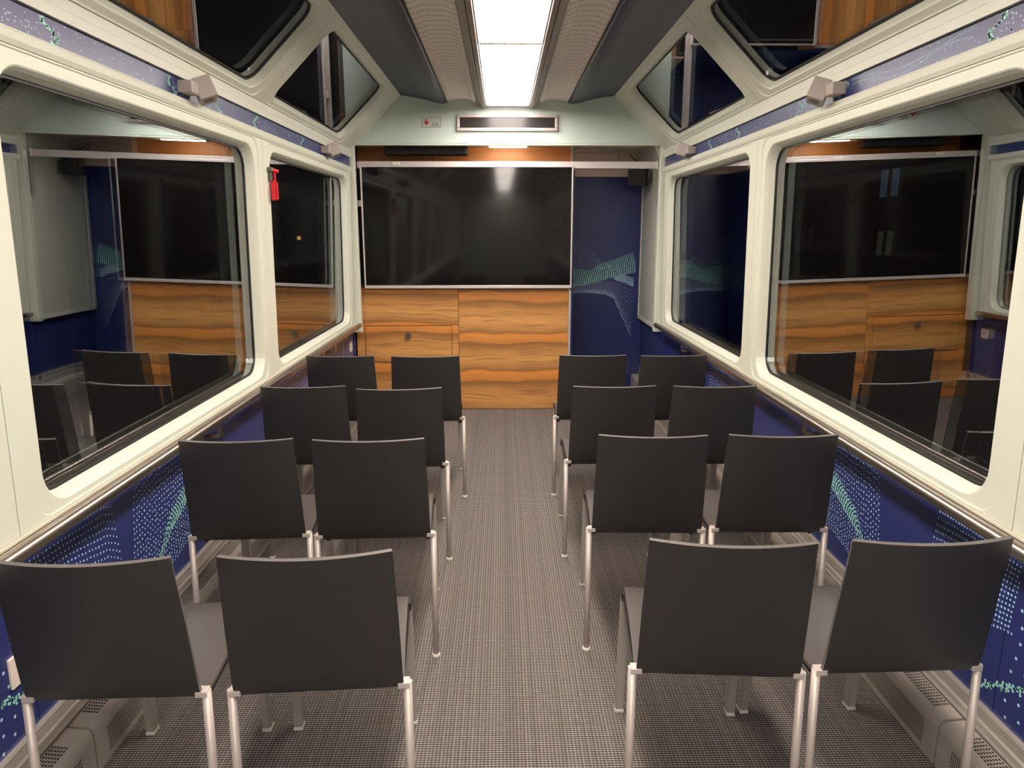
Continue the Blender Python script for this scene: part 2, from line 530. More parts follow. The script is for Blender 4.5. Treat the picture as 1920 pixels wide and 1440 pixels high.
# ------------------------------------------------------------------ ceiling
ceil = struct(empty('ceiling', (0, 0, 0)))
JOINTS = [(YR, -0.008), (-0.006, 2.024), (2.026, 4.044), (4.046, YF)]
for s in (-1, 1):
    cove = [(.853, 2.592), (.80, 2.588), (.75, 2.580), (.70, 2.571), (.645, 2.559), (.583, 2.541), (.55, 2.534), (.52, 2.531), (.497, 2.534), (.486, 2.544)]
    slab('cove_panel', [(s * x, z) for x, z in cove], 0.03, YR, YF, 'cove', ceil)
    extrude_y('cove_edge', [(s * .4855, 2.545), (s * .4835, 2.535), (s * .480, 2.535), (s * .480, 2.56), (s * .4855, 2.56)], YR, YF, 'black_plastic', ceil)
    perf = [(.479, 2.543), (.455, 2.547), (.425, 2.559), (.395, 2.562), (.335, 2.562), (.305, 2.557), (.275, 2.543), (.253, 2.540)]
    for a, b in JOINTS:
        slab('perforated_panel', [(s * x, z) for x, z in perf], 0.02, a, b, 'perf', ceil)
    extrude_y('light_channel', [(s * .252, 2.543), (s * .250, 2.538), (s * .212, 2.505), (s * .206, 2.505), (s * .206, 2.56), (s * .252, 2.56)], YR, YF, 'ceil_metal', ceil)
    extrude_y('light_channel', [(s * .203, 2.505), (s * .200, 2.496), (s * .176, 2.494), (s * .172, 2.500), (s * .166, 2.500), (s * .164, 2.512), (s * .164, 2.56), (s * .203, 2.56)], YR, YF, 'ceil_metal', ceil)
box('roof_skin', -0.86, 0.86, YR, YF, 2.64, 2.66, 'dark', ceil)

# ceiling lights, one diffuser per section
lab = ['bright warm white ceiling light panel ending at the pale bulkhead', 'dimmer pink-white ceiling light panel at the top edge of the picture',
       'ceiling light panel above the rearmost chairs', 'ceiling light panel behind the camera position', 'ceiling light panel in the far rear half of the coach', 'ceiling light panel at the rear end of the coach']
for k, (a, b) in enumerate(((4.062, 6.085), (2.038, 4.048), (0.014, 2.024), (-2.86, 0.0), (-6.0, -2.88), (-9.15, -6.02))):
    t = tag(empty('ceiling_light', (0, (a + b) / 2, 2.520)), lab[k], 'light', 'ceiling light panels in a row')
    bm = bmesh.new()
    add_box(bm, -.162, .162, a - (a + b) / 2, b - (a + b) / 2, -.008, 0.0, 0.002)
    from_bm('diffuser', bm, ('diffuser', 'diffuser_dim', 'diffuser_rear', 'diffuser_rear', 'diffuser', 'diffuser')[k], t)
    for e, hw in ((a + .004, .004), (b - (.048 if k == 0 else .004), .048 if k == 0 else .004)):  # bulkhead end of the first light widened to shield the bulkhead from glare
        box('end_strip', -.163, .163, e - (a + b) / 2 - hw, e - (a + b) / 2 + hw, -.022, .012, 'ceil_metal', t)

# ------------------------------------------------------------------ bulkhead above the screen
bulk = struct(empty('wall_front', (0, 0, 0)))
v = [(-1.262, YF, 2.205), (1.262, YF, 2.205), (1.262, YF, 2.18), (0.84, YF, 2.602), (0.84, YF, 2.64), (-0.84, YF, 2.64), (-0.84, YF, 2.602), (-1.262, YF, 2.18)]
out = [(-1.25, 2.2215), (1.25, 2.2215), (1.24, 2.2225), (0.86, 2.60), (0.84, 2.66), (-0.84, 2.66), (-0.86, 2.60), (-1.24, 2.2225)]
n = len(out)
mesh('header_panel', [(x, YF, z) for x, z in out] + [(x, YF + .05, z) for x, z in out],
     [tuple(range(n)), tuple(range(n, 2 * n))[::-1]] + [(i, (i + 1) % n, n + (i + 1) % n, n + i) for i in range(n)], 'bulkhead', bulk)
extra = [(1.252, 2.224), (1.236, 2.206)]
box('header_lip', -1.238, 1.238, YF - .012, YF + .05, 2.2125, 2.2235, 'white', bulk, 0.003)
box('header_bead', -1.225, 1.225, YF - .006, YF + .002, 2.2325, 2.236, 'bulkhead', bulk)
# recess behind: ceiling and cross wall
box('recess_ceiling', -1.30, 1.30, YF + .05, 7.05, 2.240, 2.26, 'cream', bulk)
box('recess_ceiling_frame', .55, 1.06, 6.55, 6.556, 2.2375, 2.2405, 'dark', bulk)
box('recess_back_panel', -1.30, .545, 6.50, 6.53, 2.085, 2.24, 'wood_red', bulk)
box('recess_dark_panel', -1.33, .545, 6.505, 6.53, 1.00, 2.083, 'black_plastic', bulk)
box('recess_jamb', .546, .560, 6.44, 6.53, 2.032, 2.24, 'cream', bulk)
box('cabinet_side', .546, .560, 6.20, 6.53, 0.0, 2.03, 'navy_end', bulk)
# end wall of the side passage
endw = struct(empty('wall_back', (0, 0, 0)))
box('print_panel', .40, 1.36, 7.0, 7.03, 0.0, 2.030, 'navy_end', endw)
box('header_cream', .40, 1.36, 6.99, 7.03, 2.032, 2.10, 'cream', endw)
box('header_cream', .40, 1.04, 6.985, 7.03, 2.103, 2.24, 'cream', endw)
box('header_cream', 1.043, 1.36, 6.985, 7.03, 2.103, 2.24, 'cream', endw)
box('passage_wall', .545, .562, 6.53, 7.0, 0.0, 2.03, 'navy_end', endw)
box('passage_wall_top', .545, .562, 6.53, 7.0, 2.032, 2.238, 'cream', endw)
# side of the passage (right) and dark niche (left)
pas = struct(empty('wall_passage', (0, 0, 0)))
box('side_panel', 1.272, 1.30, 6.10, 6.985, 0.735, 2.10, 'panel_grey', pas, 0.004)
box('side_panel_edge', 1.266, 1.276, 6.94, 6.985, 0.715, 2.10, 'white', pas, 0.003)
box('side_panel_sill', 1.266, 1.29, 6.10, 6.985, 0.705, 0.738, 'white', pas, 0.003)
box('side_lower_panel', 1.31, 1.33, 6.10, 7.0, 0.14, 0.71, 'navy', pas)
extrude_y('side_cornice', [(1.30, 2.09), (1.262, 2.095), (1.19, 2.24), (1.30, 2.24)], 6.15, 6.99, 'panel_grey', pas)
for z in (1.70,):
    tube('fixing_screw', (1.274, 6.88, z), (1.264, 6.88, z), .008, 'steel', pas, 10)
niche = struct(empty('wall_niche', (0, 0, 0)))
box('niche_pane', -1.345, -1.335, 6.10, 6.50, 1.0, 2.2, 'black_plastic', niche)
box('niche_lower', -1.345, -1.335, 6.10, 6.50, 0, 1.0, 'dark', niche)
# rear end of the coach (seen only as a reflection in the screen)
rear = struct(empty('wall_rear', (0, 0, 0)))
box('rear_panel', -1.36, -.45, YR - .04, YR, 0, 2.64, 'bulkhead', rear)
box('rear_panel', .45, 1.36, YR - .04, YR, 0, 2.64, 'bulkhead', rear)
box('rear_panel', -.45, .45, YR - .04, YR, 2.02, 2.64, 'bulkhead', rear)
d1 = struct(box('door_1', -.448, .448, YR - .045, YR - .012, 0.0, 2.018, 'panel_grey', None, 0.004))
box('door_handle', .32, .36, YR - .012, YR + .02, .95, 1.15, 'steel', d1, 0.006)

# ------------------------------------------------------------------ printed dot waves
def ribbon(lo, hi, ncol, nrow, r0, r1, span, jitter=0.0, skew=0.0, pw=1.0, fade=0.0):
    """dots on lines between two curves; lo/hi are polylines in (a, b)"""
    res = []
    a0, a1 = span
    for i in range(ncol):
        for j in range(nrow):
            t = (j / max(1, nrow - 1)) ** pw
            a = a0 + (a1 - a0) * ((i + skew * t * t) / ncol)
            if a > a1 or a < a0:
                continue
            l, h = interp(lo, a), interp(hi, a)
            b = l + (h - l) * t
            r = r0 + (r1 - r0) * t
            if fade and random.random() < fade * t:
                continue
            res.append((a + random.uniform(-jitter, jitter), b + random.uniform(-jitter, jitter), r * random.uniform(.85, 1.1)))
    return res

# end wall: drawn on the wall plane, metres along x and z
def ex(X): return .621 + ((1040 + X * .1146) - 1075) * .00511
def ez(Yp):
    dv = (430 + Yp * .1146) - 331
    return 2.034 - dv * .00484 - dv * dv * 7e-7
def cv(pts): return [(ex(x), ez(y)) for x, y in pts]
pe = lambda a, b: (a, 6.9994, b)
sp_ = (ex(240), ex(1375))
lo = cv([(230, 640), (700, 650), (1000, 600)]); hi = cv([(230, 190), (330, 220), (600, 370), (830, 530), (1000, 600)])
dots_mesh('dot_print', ribbon(lo, hi, 22, 10, .0034, .0036, (ex(240), ex(960)), .004), pe, 'dot_lilac', endw)
lo = cv([(230, 940), (310, 930), (500, 900), (700, 850), (920, 790), (1150, 735), (1340, 690)])
hi = cv([(230, 630), (310, 640), (600, 680), (800, 560), (1000, 500), (1200, 420), (1375, 350)])
dots_mesh('dot_print', ribbon(lo, hi, 36, 13, .0064, .0048, sp_, .0008, -1.6), pe, 'dot_green', endw)
lo = cv([(940, 795), (1150, 850), (1340, 925)]); hi = cv([(940, 785), (1150, 740), (1340, 800)])
dots_mesh('dot_print', ribbon(lo, hi, 24, 9, .0044, .0036, (ex(950), ex(1340)), .003), pe, 'dot_blue', endw)
lo = cv([(240, 1045), (600, 1030), (850, 1050), (1000, 1110), (1080, 1260), (1160, 1440), (1310, 1735)])
hi = cv([(240, 930), (600, 880), (800, 850), (950, 860), (1080, 870), (1200, 890), (1330, 930)])
dl = ribbon(lo, hi, 60, 14, .0038, .0032, (ex(240), ex(1325)), .0008, 1.5, 1.4)
dots_mesh('dot_print', [d for i, d in enumerate(dl) if (i % 14) < 6], pe, 'dot_blue', endw)
dots_mesh('dot_print', [d for i, d in enumerate(dl) if (i % 14) >= 6], pe, 'dot_lilac', endw)

for s in (-1, 1):
    wall = bpy.data.objects['wall_left' if s < 0 else 'wall_right']
    pl = lambda a, b, s=s: (s * 1.3095, a, b)
    o = 0.0 if s > 0 else -0.10
    # dense wave with a mint crest
    blue = []; green = []
    lo = [(2.36, .27), (2.55, .30), (2.75, .34), (3.05, .34)]
    hi = [(2.36, .70), (2.50, .74), (2.75, .735), (3.05, .72)]
    blue += ribbon(lo, hi, 32, 24, .0040, .0038, (2.40 + o, 3.02 + o), .0035, 3.0, 1.2)
    lo = [(2.45, .33), (2.60, .44), (2.80, .515), (3.05, .53)]
    hi = [(2.45, .35), (2.60, .50), (2.80, .59), (3.05, .62)]
    green += ribbon(lo, hi, 40, 8, .0055, .0040, (2.45 + o, 3.05 + o), .001, -2.0)
    # second, finer wave nearer the camera
    lo = [(1.70, .50), (1.95, .44), (2.15, .36), (2.29, .25)]
    hi = [(1.70, .73), (1.95, .735), (2.15, .74), (2.29, .70)]
    blue += ribbon(lo, hi, 30, 17, .0039, .0036, (1.72, 2.25 if s < 0 else 2.12), .001, -2.5)
    # big loose dots beside the nearest chairs
    for i in range(13):
        for j in range(9):
            a = 1.12 + i * .048 + .012 * math.sin(j * .9)
            b = .26 + j * .045 + .03 * math.sin(i * .7 + s)
            if b < .62:
                blue.append((a, b, .0050))
    for i in range(46):
        a = 1.30 + i * .011
        b = .30 + .09 * math.sin((a - 1.30) * 6.5)
        for q in range(3):
            green.append((a + random.uniform(-.006, .006), b + random.uniform(-.012, .012), .0045))
    # clusters farther along the coach
    lo = [(4.0, .45), (4.6, .38)]; hi = [(4.0, .735), (4.6, .735)]
    blue += ribbon(lo, hi, 26, 16, .0048, .0046, (4.05, 4.62), .006, 2.0)
    for k in range(70):
        yk = 5.27 if s > 0 else 5.66
        green.append((yk + random.uniform(-.012, .012), .25 + k * .007, .0045))
        green.append((yk + random.uniform(-.012, .012), .253 + k * .007, .0035))
    lil = []
    for j in range(22):
        for i in range(36):
            a = 6.03 + .86 * i / 36 if s > 0 else 5.80 + .25 * i / 36
            b = .26 + j * .021 - .05 * math.sin(PI * i / 36)
            if b < .70:
                lil.append((a, b, .0030))
    dots_mesh('dot_print', blue, pl, 'dot_blue', wall)
    dots_mesh('dot_print', green, pl, 'dot_green', wall)
    dots_mesh('dot_print', lil, pl, 'dot_lilac', wall)
    # narrow strip over the windows
    ps = lambda a, b, s=s: (s * 1.2675, a, b)
    blue = []; green = []
    base = (2.05, 2.93, 3.35, 4.2, 4.75, 5.35) if s > 0 else (2.12, 2.85, 3.30, 3.78, 4.62, 5.15)
    for q, y0 in enumerate(base):
        for k in range(60 if q in (1, 2) else 36):
            blue.append((y0 + random.uniform(.02, .36) * (1 if q % 2 else -1), random.uniform(2.045, 2.103), .0030))
        for k in range(26):
            t = k / 25.0
            green.append((y0 + .03 * math.sin(t * 5 + q) + random.uniform(-.012, .012), 2.044 + t * .058, .0050))
    for k in range(170):
        blue.append((random.uniform(1.6, 6.0), random.uniform(2.045, 2.103), .0024))
    if s > 0:
        for k in range(60):
            y = 2.15 + k * .012
            blue.append((y, 2.066 + .016 * math.sin((y - 2.1) * 11), .0026))
            blue.append((y, 2.085 + .014 * math.sin((y - 2.1) * 8 + 1.5), .0026))
    dots_mesh('dot_print', blue, ps, 'dot_blue', wall)
    dots_mesh('dot_print', green, ps, 'dot_green', wall)
    # faint print on the dark cove
    fa = []
    for i in range(34):
        for j in range(9):
            a = .80 - .006 * i
            b = (4.45 if s < 0 else 4.05) + j * .045 + .08 * math.sin(i * .11)
            fa.append((a, b + .02 * math.sin(i * .5), .0030))
    for i in range(90):
        a = .82 - .0022 * i
        fa.append((a, 5.55 + .18 * math.sin(i * .03), .0030))
    def pc(a, b, s=s):
        c = [(.52, 2.531), (.55, 2.534), (.583, 2.541), (.645, 2.559), (.70, 2.571), (.75, 2.580), (.80, 2.588), (.853, 2.592)]
        for (x0, z0), (x1, z1) in zip(c[:-1], c[1:]):
            if x0 <= a <= x1:
                return (s * a, b, z0 + (z1 - z0) * (a - x0) / (x1 - x0) - .0008)
        return (s * a, b, 2.59)
    dots_mesh('dot_print', fa, pc, 'dot_faint', ceil, 5)

# ------------------------------------------------------------------ heaters and profiles along the walls
for s in (-1, 1):
    side = 'left' if s < 0 else 'right'
    prof = [(s * 1.312, .135), (s * 1.296, .135), (s * 1.298, .158), (s * 1.292, .166), (s * 1.297, .174), (s * 1.297, .190), (s * 1.302, .196),
            (s * 1.302, .222), (s * 1.298, .232), (s * 1.302, .240), (s * 1.312, .240)]
    tr = extrude_y('trim_%d' % (1 if s < 0 else 2), prof, YR, 6.985, 'profile')
    struct(tr)
    names = ['far', 'middle', 'near', 'rear']
    for k, (a, b) in enumerate(((3.926, 6.018), (1.832, 3.916), (-0.264, 1.822), (6.028, 6.975))):
        if k == 3 and s < 0:
            continue
        where = ('beside the rows nearest the screen', 'beside the two middle chair rows', 'beside the nearest chair row', 'in the side passage beyond the screen')[k]
        t = tag(empty('heater_cover', (s * 1.26, (a + b) / 2, 0)), 'perforated grey heater cover along the %s wall %s' % (side, where), 'heater', 'heater covers along the walls')
        y0, y1 = -(b - a) / 2, (b - a) / 2
        cx = s * 1.26
        pf = [(1.294, .004), (1.222, .004), (1.222, .122), (1.2245, .136), (1.231, .146), (1.241, .151), (1.294, .156)]
        extrude_y('cover', [(s * x - cx, z) for x, z in pf], y0, y1, 'heater', t)
        v = []; f = []
        def quad(p):
            o_ = len(v); v.extend(p); f.append((o_, o_ + 1, o_ + 2, o_ + 3))
        if k < 3:
            rows = int((b - a - .12) / .0135)
            for r in range(rows):
                y = y0 + .06 + r * .0135
                if r % 19 >= 17 and k != 1:
                    continue
                for q in range(6):
                    x = 1.2460 + q * .0078
                    zt_ = .151 + (x - 1.241) / .053 * .005 + .0006
                    quad([(s * x - cx, y, zt_), (s * (x + .0050) - cx, y, zt_ + .0004), (s * (x + .0050) - cx, y + .0088, zt_ + .0004), (s * x - cx, y + .0088, zt_)])
            for r in range(int((b - a - .12) / .0085)):
                y = y0 + .06 + r * .0085
                for q in range(8):
                    z = .028 + q * .0105
                    quad([(s * 1.2214 - cx, y, z), (s * 1.2214 - cx, y + .0042, z), (s * 1.2214 - cx, y + .0042, z + .0066), (s * 1.2214 - cx, y, z + .0066)])
            g = mesh('grille_slots', v, f, 'dark', t, recalc=False)
            g['kind'] = 'stuff'

# handrails
for s in (-1, 1):
    side = 'left' if s < 0 else 'right'
    t = tag(empty('handrail', (s * 1.225, 1.5, .775)), 'brushed steel handrail below the %s windows' % side, 'handrail', 'handrails along the walls')
    bm = bmesh.new()
    add_tube(bm, (0, YR + .3 - 1.5, 0), (0, 5.925 - 1.5, 0), .0195, n=24, cap=False)
    add_tube(bm, (0, 5.925 - 1.5, 0), (0, 5.94 - 1.5, 0), .0195, .015, n=24)
    from_bm('rail', bm, 'steel', t)
    for y in (0.82, 2.91, 5.03):
        bm = bmesh.new()
        add_box(bm, s * .079, s * .085, y - 1.5 - .028, y - 1.5 + .028, -.095, -.03, 0.002)
        add_box(bm, -.004, .004, y - 1.5 - .018, y - 1.5 + .018, -.07, -.015, 0.001)
        add_box(bm, min(0, s * .082), max(0, s * .082), y - 1.5 - .018, y - 1.5 + .018, -.074, -.066, 0.001)
        from_bm('bracket', bm, 'steel', t)

# ------------------------------------------------------------------ cabinet under the screen
cab = tag(empty('cabinet', (-.38, 6.33, 0)), 'tan striped wood veneer cabinet below the large black screen', 'cabinet')
cx, cy = -.38, 6.33
def cbox(name, x0, x1, y0, y1, z0, z1, mat, parent=cab, bev=0.0015):
    return box(name, x0 - cx, x1 - cx, y0 - cy, y1 - cy, z0, z1, mat, parent, bev)
cbox('carcass', -1.30, .515, 6.184, 6.49, 0.0, 1.045, 'dark', bev=0)
cbox('right_front_panel', -.4215, .518, 6.165, 6.184, 0.004, 1.05, 'wood_b')
cbox('upper_left_panel', -1.30, -.4245, 6.165, 6.184, 0.742, 1.05, 'wood_a')
cbox('left_stile', -1.30, -1.231, 6.165, 6.184, 0.004, 0.739, 'wood_a')
cbox('inner_stile', -.4815, -.4245, 6.165, 6.184, 0.426, 0.742, 'wood_a')
cbox('lower_left_panel', -1.228, -.4245, 6.165, 6.184, 0.004, 0.422, 'wood_a')
flap = cbox('flap_door', -1.2255, -.4850, 6.162, 6.184, 0.4265, 0.7365, 'wood_a')
bm = bmesh.new()
add_tube(bm, (-.856 - cx, 6.162 - cy, .657), (-.856 - cx, 6.150 - cy, .657), .016, .020, 20)
add_tube(bm, (-.856 - cx, 6.150 - cy, .657), (-.856 - cx, 6.136 - cy, .657), .026, .026, 24)
from_bm('knob', bm, 'chrome', flap)
cbox('edge_strip', .519, .540, 6.160, 6.49, 0.0, 1.05, 'silver')
cbox('worktop', -1.30, .54, 6.19, 6.49, 1.051, 1.062, 'wood_red')

# ------------------------------------------------------------------ screen
TVY0, TVY1 = 6.100, 6.096
ang = math.atan2(TVY0 - TVY1, 1.0)
tv = tag(empty('television', (-.333, TVY0, 1.064)), 'large black wall screen with thin silver frame above the wood cabinet', 'television')
tv.rotation_euler = (ang, 0, 0)
w2, h = .869, 1.0
bm = bmesh.new(); add_box(bm, -w2 + .005, w2 - .005, .006, .045, .004, h - .004, 0.003); from_bm('housing', bm, 'black_plastic', tv)
box('screen_panel', -w2 + .012, w2 - .012, .002, .008, .026, h - .02, 'screen', tv)
for nm, a in (('bezel', (-w2, w2, -.004, .02, 0, .026)), ('bezel', (-w2, w2, -.004, .02, h - .020, h)), ('bezel', (-w2, -w2 + .013, -.004, .02, .026, h - .02)), ('bezel', (w2 - .013, w2, -.004, .02, .026, h - .02))):
    box(nm, *a, 'silver', tv, 0.002)
box('mounting_clip', -.605, -.545, -.002, .022, h, h + .022, 'socket', tv, 0.004)
box('mounting_clip', .23, .29, -.002, .022, h, h + .014, 'socket', tv, 0.004)
mnt = tag(empty('mounting_bar', (0, 6.15, 2.06)), 'flat aluminium bar running from behind the screen to the right wall', 'bar')
box('bar', -1.235, 1.238, -.005, .012, -.022, .034, 'silver', mnt, 0.002)
box('wall_plate', 1.225, 1.236, -.02, .03, -.03, .04, 'silver', mnt, 0.002)
box('strap', 1.236, 1.240, -.028, .020, -.33, -.03, 'leg_grey', mnt, .001)
tube('strap_screw', (1.236, -.004, -.315), (1.232, -.004, -.315), .006, 'glide', mnt, 10)
br = tag(box('wall_bracket', -1.245, -1.15, 6.135, 6.16, 1.735, 1.785, 'silver', None, 0.003), 'short silver bracket between the left edge of the screen and the wall', 'bracket')

# soundbar
sb = tag(empty('soundbar', (-.675, 6.28, 2.150)), 'long black soundbar hanging above the screen', 'speaker')
bm = bmesh.new(); add_box(bm, -.345, .345, -.05, .05, 0, .075, .016, 4); from_bm('body', bm, 'black_plastic', sb)
box('grille', -.325, .325, -.0515, -.045, .010, .066, 'dark', sb, .004)
box('hanger', -.10, -.06, -.02, .02, .075, .084, 'black_plastic', sb)
box('hanger', .07, .11, -.02, .02, .075, .084, 'black_plastic', sb)
polytube('cable', [(-.03, -.03, .004), (-.022, -.05, -.03), (-.008, -.06, -.075), (0, -.05, -.12)], .003, 'black_plastic', sb, 6)
polytube('cable', [(.055, -.03, .004), (.056, -.05, -.03), (.057, -.06, -.075), (.058, -.05, -.12)], .003, 'black_plastic', sb, 6)

# strip lamp under the bulkhead
sl = tag(empty('strip_lamp', (.003, 6.22, 2.2145)), 'slim glowing strip lamp under the bulkhead above the screen', 'light')
box('housing', -.185, .185, -.005, .005, .004, .025, 'silver', sl, .002)
box('tube', -.155, .155, -.016, .016, -.003, .005, 'strip_lamp', sl, .002)
for x in (-.17, .17):
    box('end_cap', x - .013, x + .013, -.017, .017, -.004, .006, 'ceil_metal', sl, .002)

# information display
ds = tag(empty('information_display', (-.003, YF, 2.322)), 'long dark information display in a silver frame on the bulkhead', 'display')
box('glass', -.385, .385, -.018, -.004, .022, .104, 'display', ds)
for a in ((-.405, .405, -.026, -.001, 0, .024), (-.405, .405, -.026, -.001, .102, .126), (-.405, -.382, -.026, -.001, .024, .102), (.382, .405, -.026, -.001, .024, .102)):
    box('frame', *a, 'display_frame', ds, .004)

# SOS sign
sg = tag(empty('emergency_sign', (-.614, YF, 2.389)), 'small pale SOS sign with red down arrow on the bulkhead', 'sign')
box('plate', -.078, .078, -.003, -.0005, -.038, .038, 'sign_white', sg)
for a in ((-.078, .078, -.0036, -.003, .036, .038), (-.078, .078, -.0036, -.003, -.038, -.036), (-.078, -.076, -.0036, -.003, -.036, .036), (.076, .078, -.0036, -.003, -.036, .036)):
    box('border', *a, 'sign_black', sg)
mesh('arrow', [(-.044, -.0042, .025), (-.032, -.0042, .025), (-.032, -.0042, .002), (-.019, -.0042, .011), (-.019, -.0042, -.003), (-.038, -.0042, -.022), (-.057, -.0042, -.003), (-.057, -.0042, .011), (-.044, -.0042, .002)],
     [(0, 1, 2, 3, 4, 5, 6, 7, 8)], 'sign_red', sg, recalc=False)
tcv = bpy.data.curves.new('lettering', 'FONT')
tcv.body = 'SOS'; tcv.size = .032; tcv.extrude = .0004; tcv.align_x = 'CENTER'
tmp = bpy.data.objects.new('tmp_text', tcv); COL.objects.link(tmp)
bpy.context.view_layer.update()
me = bpy.data.meshes.new_from_object(tmp.evaluated_get(bpy.context.evaluated_depsgraph_get()))
bpy.data.objects.remove(tmp)
me.materials.clear()
tx = link('lettering', me, 'sign_black', sg)
tx.location = (.033, -.0046, -.028); tx.rotation_euler = (PI / 2, 0, 0)

# loudspeaker and cable in the passage
spk = tag(empty('loudspeaker', (1.15, 6.60, 1.925)), 'small black loudspeaker high in the passage right of the screen', 'speaker')
spk.rotation_euler = (0, 0, math.radians(-18))
bm = bmesh.new(); add_box(bm, -.075, .085, -.07, .07, 0, .165, .012, 3); from_bm('cabinet', bm, 'black_plastic', spk)
box('grille', -.062, .072, -.0735, -.068, .012, .153, 'dark', spk, .002)
box('bracket', .085, .125, -.02, .02, .04, .12, 'black_plastic', spk, .004)
polytube('cable', [(.05, .02, .16), (.02, .06, .20), (-.05, .12, .24), (-.09, .14, .285)], .005, 'black_plastic', spk, 6)

# ------------------------------------------------------------------ reading lamps on the strip
for s in (-1, 1):
    for y, where in ((2.955, 'nearer the camera'), (5.145, 'nearer the screen')):
        t = tag(empty('reading_lamp', (s * 1.268, y, 2.074)), 'small grey spot lamp on the %s printed strip, the one %s' % ('left' if s < 0 else 'right', where), 'lamp', 'spot lamps above the windows')
        box('mount', -s * .055, 0, -.055, .035, -.018, .026, 'lamp_grey', t, .003)
        mt = Matrix.Translation((-s * .060, .055, .01)) @ Matrix.Rotation(s * math.radians(22), 4, 'Y') @ Matrix.Rotation(-s * math.radians(24), 4, 'Z')
        box('head', -.034, .034, -.042, .05, -.042, .040, 'lamp_grey', t, .003, mtx=mt)
        bm = bmesh.new(); add_tube(bm, mt @ Vector((0, 0, -.041)), mt @ Vector((0, 0, -.0435)), .022, n=18); from_bm('lens', bm, 'olive', t)

# emergency hammer on the left pillar
hm = tag(empty('emergency_hammer', (-1.272, 3.93, 1.70)), 'red emergency hammer in a dark bracket on the left window pillar', 'hammer')
box('bracket', -.004, .030, -.030, .006, .145, .166, 'olive', hm, .002)
box('bracket_plate', .0, .020, -.012, .016, .098, .146, 'olive', hm, .002)
box('handle', .012, .036, -.002, .026, 0.0, .098, 'red', hm, .003)
for k in range(8):
    box('grip_rib', .034, .042, .000, .024, .008 + k * .0105, .0135 + k * .0105, 'red', hm, .001)
box('grip_rail', .040, .0445, .004, .020, .004, .092, 'red', hm, .001)
box('neck', .024, .034, .014, .026, .098, .148, 'red', hm, .002)
tube('head', (.018, -.010, .156), (.040, .036, .148), .010, 'red', hm, 14)
box('name_plate', .002, .0045, -.032, -.022, -.012, .09, 'silver', hm, .0005)

# power sockets on the lower walls
def socket(name_loc, s, label):
    t = tag(empty('power_socket', name_loc), label, 'socket', 'wall sockets on the lower panels')
    box('plate', -s * .008, 0, -.042, .042, -.042, .042, 'socket', t, .002)
    x = -s * .0085
    bm = bmesh.new(); add_tube(bm, (x, 0, 0), (-s * .0095, 0, 0), .021, n=6); from_bm('insert', bm, 'socket', t)
    for dy, dz in ((-.008, 0), (.008, 0), (0, .006)):
        tube('pin_hole', (-s * .0095, dy, dz), (-s * .0100, dy, dz), .0028, 'dark', t, 8)
socket((-1.31, 1.70, .435), -1, 'white power socket on the left wall beside the nearest chair')
socket((-1.31, 5.93, .60), -1, 'white power socket on the left wall next to the wood cabinet')

# ------------------------------------------------------------------ chairs
def chair_shell(parent):
    prof = [(.485, .436, .178), (.476, .447, .179), (.455, .452, .180), (.38, .452, .182), (.30, .450, .184), (.20, .449, .188), (.12, .4495, .192), (.075, .4515, .195), (.045, .4555, .197),
            (.020, .464, .198), (.003, .478, .198), (-.008, .497, .198), (-.014, .52, .1975), (-.026, .60, .196), (-.039, .68, .194), (-.052, .76, .191), (-.062, .82, .189), (-.068, .857, .188)]
    nx = 14
    P = []
    for k, (y, z, hw) in enumerate(prof):
        t = max(0.0, min(1.0, (z - .47) / .385)) if k > 9 else 0.0
        row = []
        for i in range(nx + 1):
            u = -1 + 2.0 * i / nx
            sag = .034 * t ** .7 * (1 - u * u)
            row.append(Vector((u * hw, y - sag + .004 * t, z)))
        P.append(row)
    nr = len(P)
    def nrm(k, i):
        a = P[min(k + 1, nr - 1)][i] - P[max(k - 1, 0)][i]
        b = P[k][min(i + 1, nx)] - P[k][max(i - 1, 0)]
        return a.cross(b).normalized()
    th = .0055
    v = []
    for sgn in (1, -1):
        for k in range(nr):
            for i in range(nx + 1):
                v.append(P[k][i] + nrm(k, i) * th * sgn)
    w = nx + 1; o = nr * w
    f = []
    for k in range(nr - 1):
        for i in range(nx):
            a = k * w + i
            f.append((a, a + 1, a + w + 1, a + w))
            f.append((o + a, o + a + w, o + a + w + 1, o + a + 1))
    nsurf = len(f)
    for k in range(nr - 1):
        for i in (0, nx):
            a = k * w + i
            f.append((a, a + w, o + a + w, o + a))
    for i in range(nx):
        for k in (0, nr - 1):
            a = k * w + i
            f.append((a, o + a, o + a + 1, a + 1))
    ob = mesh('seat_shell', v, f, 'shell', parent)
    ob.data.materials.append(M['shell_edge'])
    ob.data.materials.append(M['seat_face_lit'])
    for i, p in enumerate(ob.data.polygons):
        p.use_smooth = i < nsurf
        p.material_index = 1 if i >= nsurf else (2 if i % 2 == 0 else 0)  # upper side of the shell takes the colour lightened as if lit
    try:
        ob.data.set_sharp_from_angle(angle=math.radians(40))
    except Exception:
        pass
    return ob

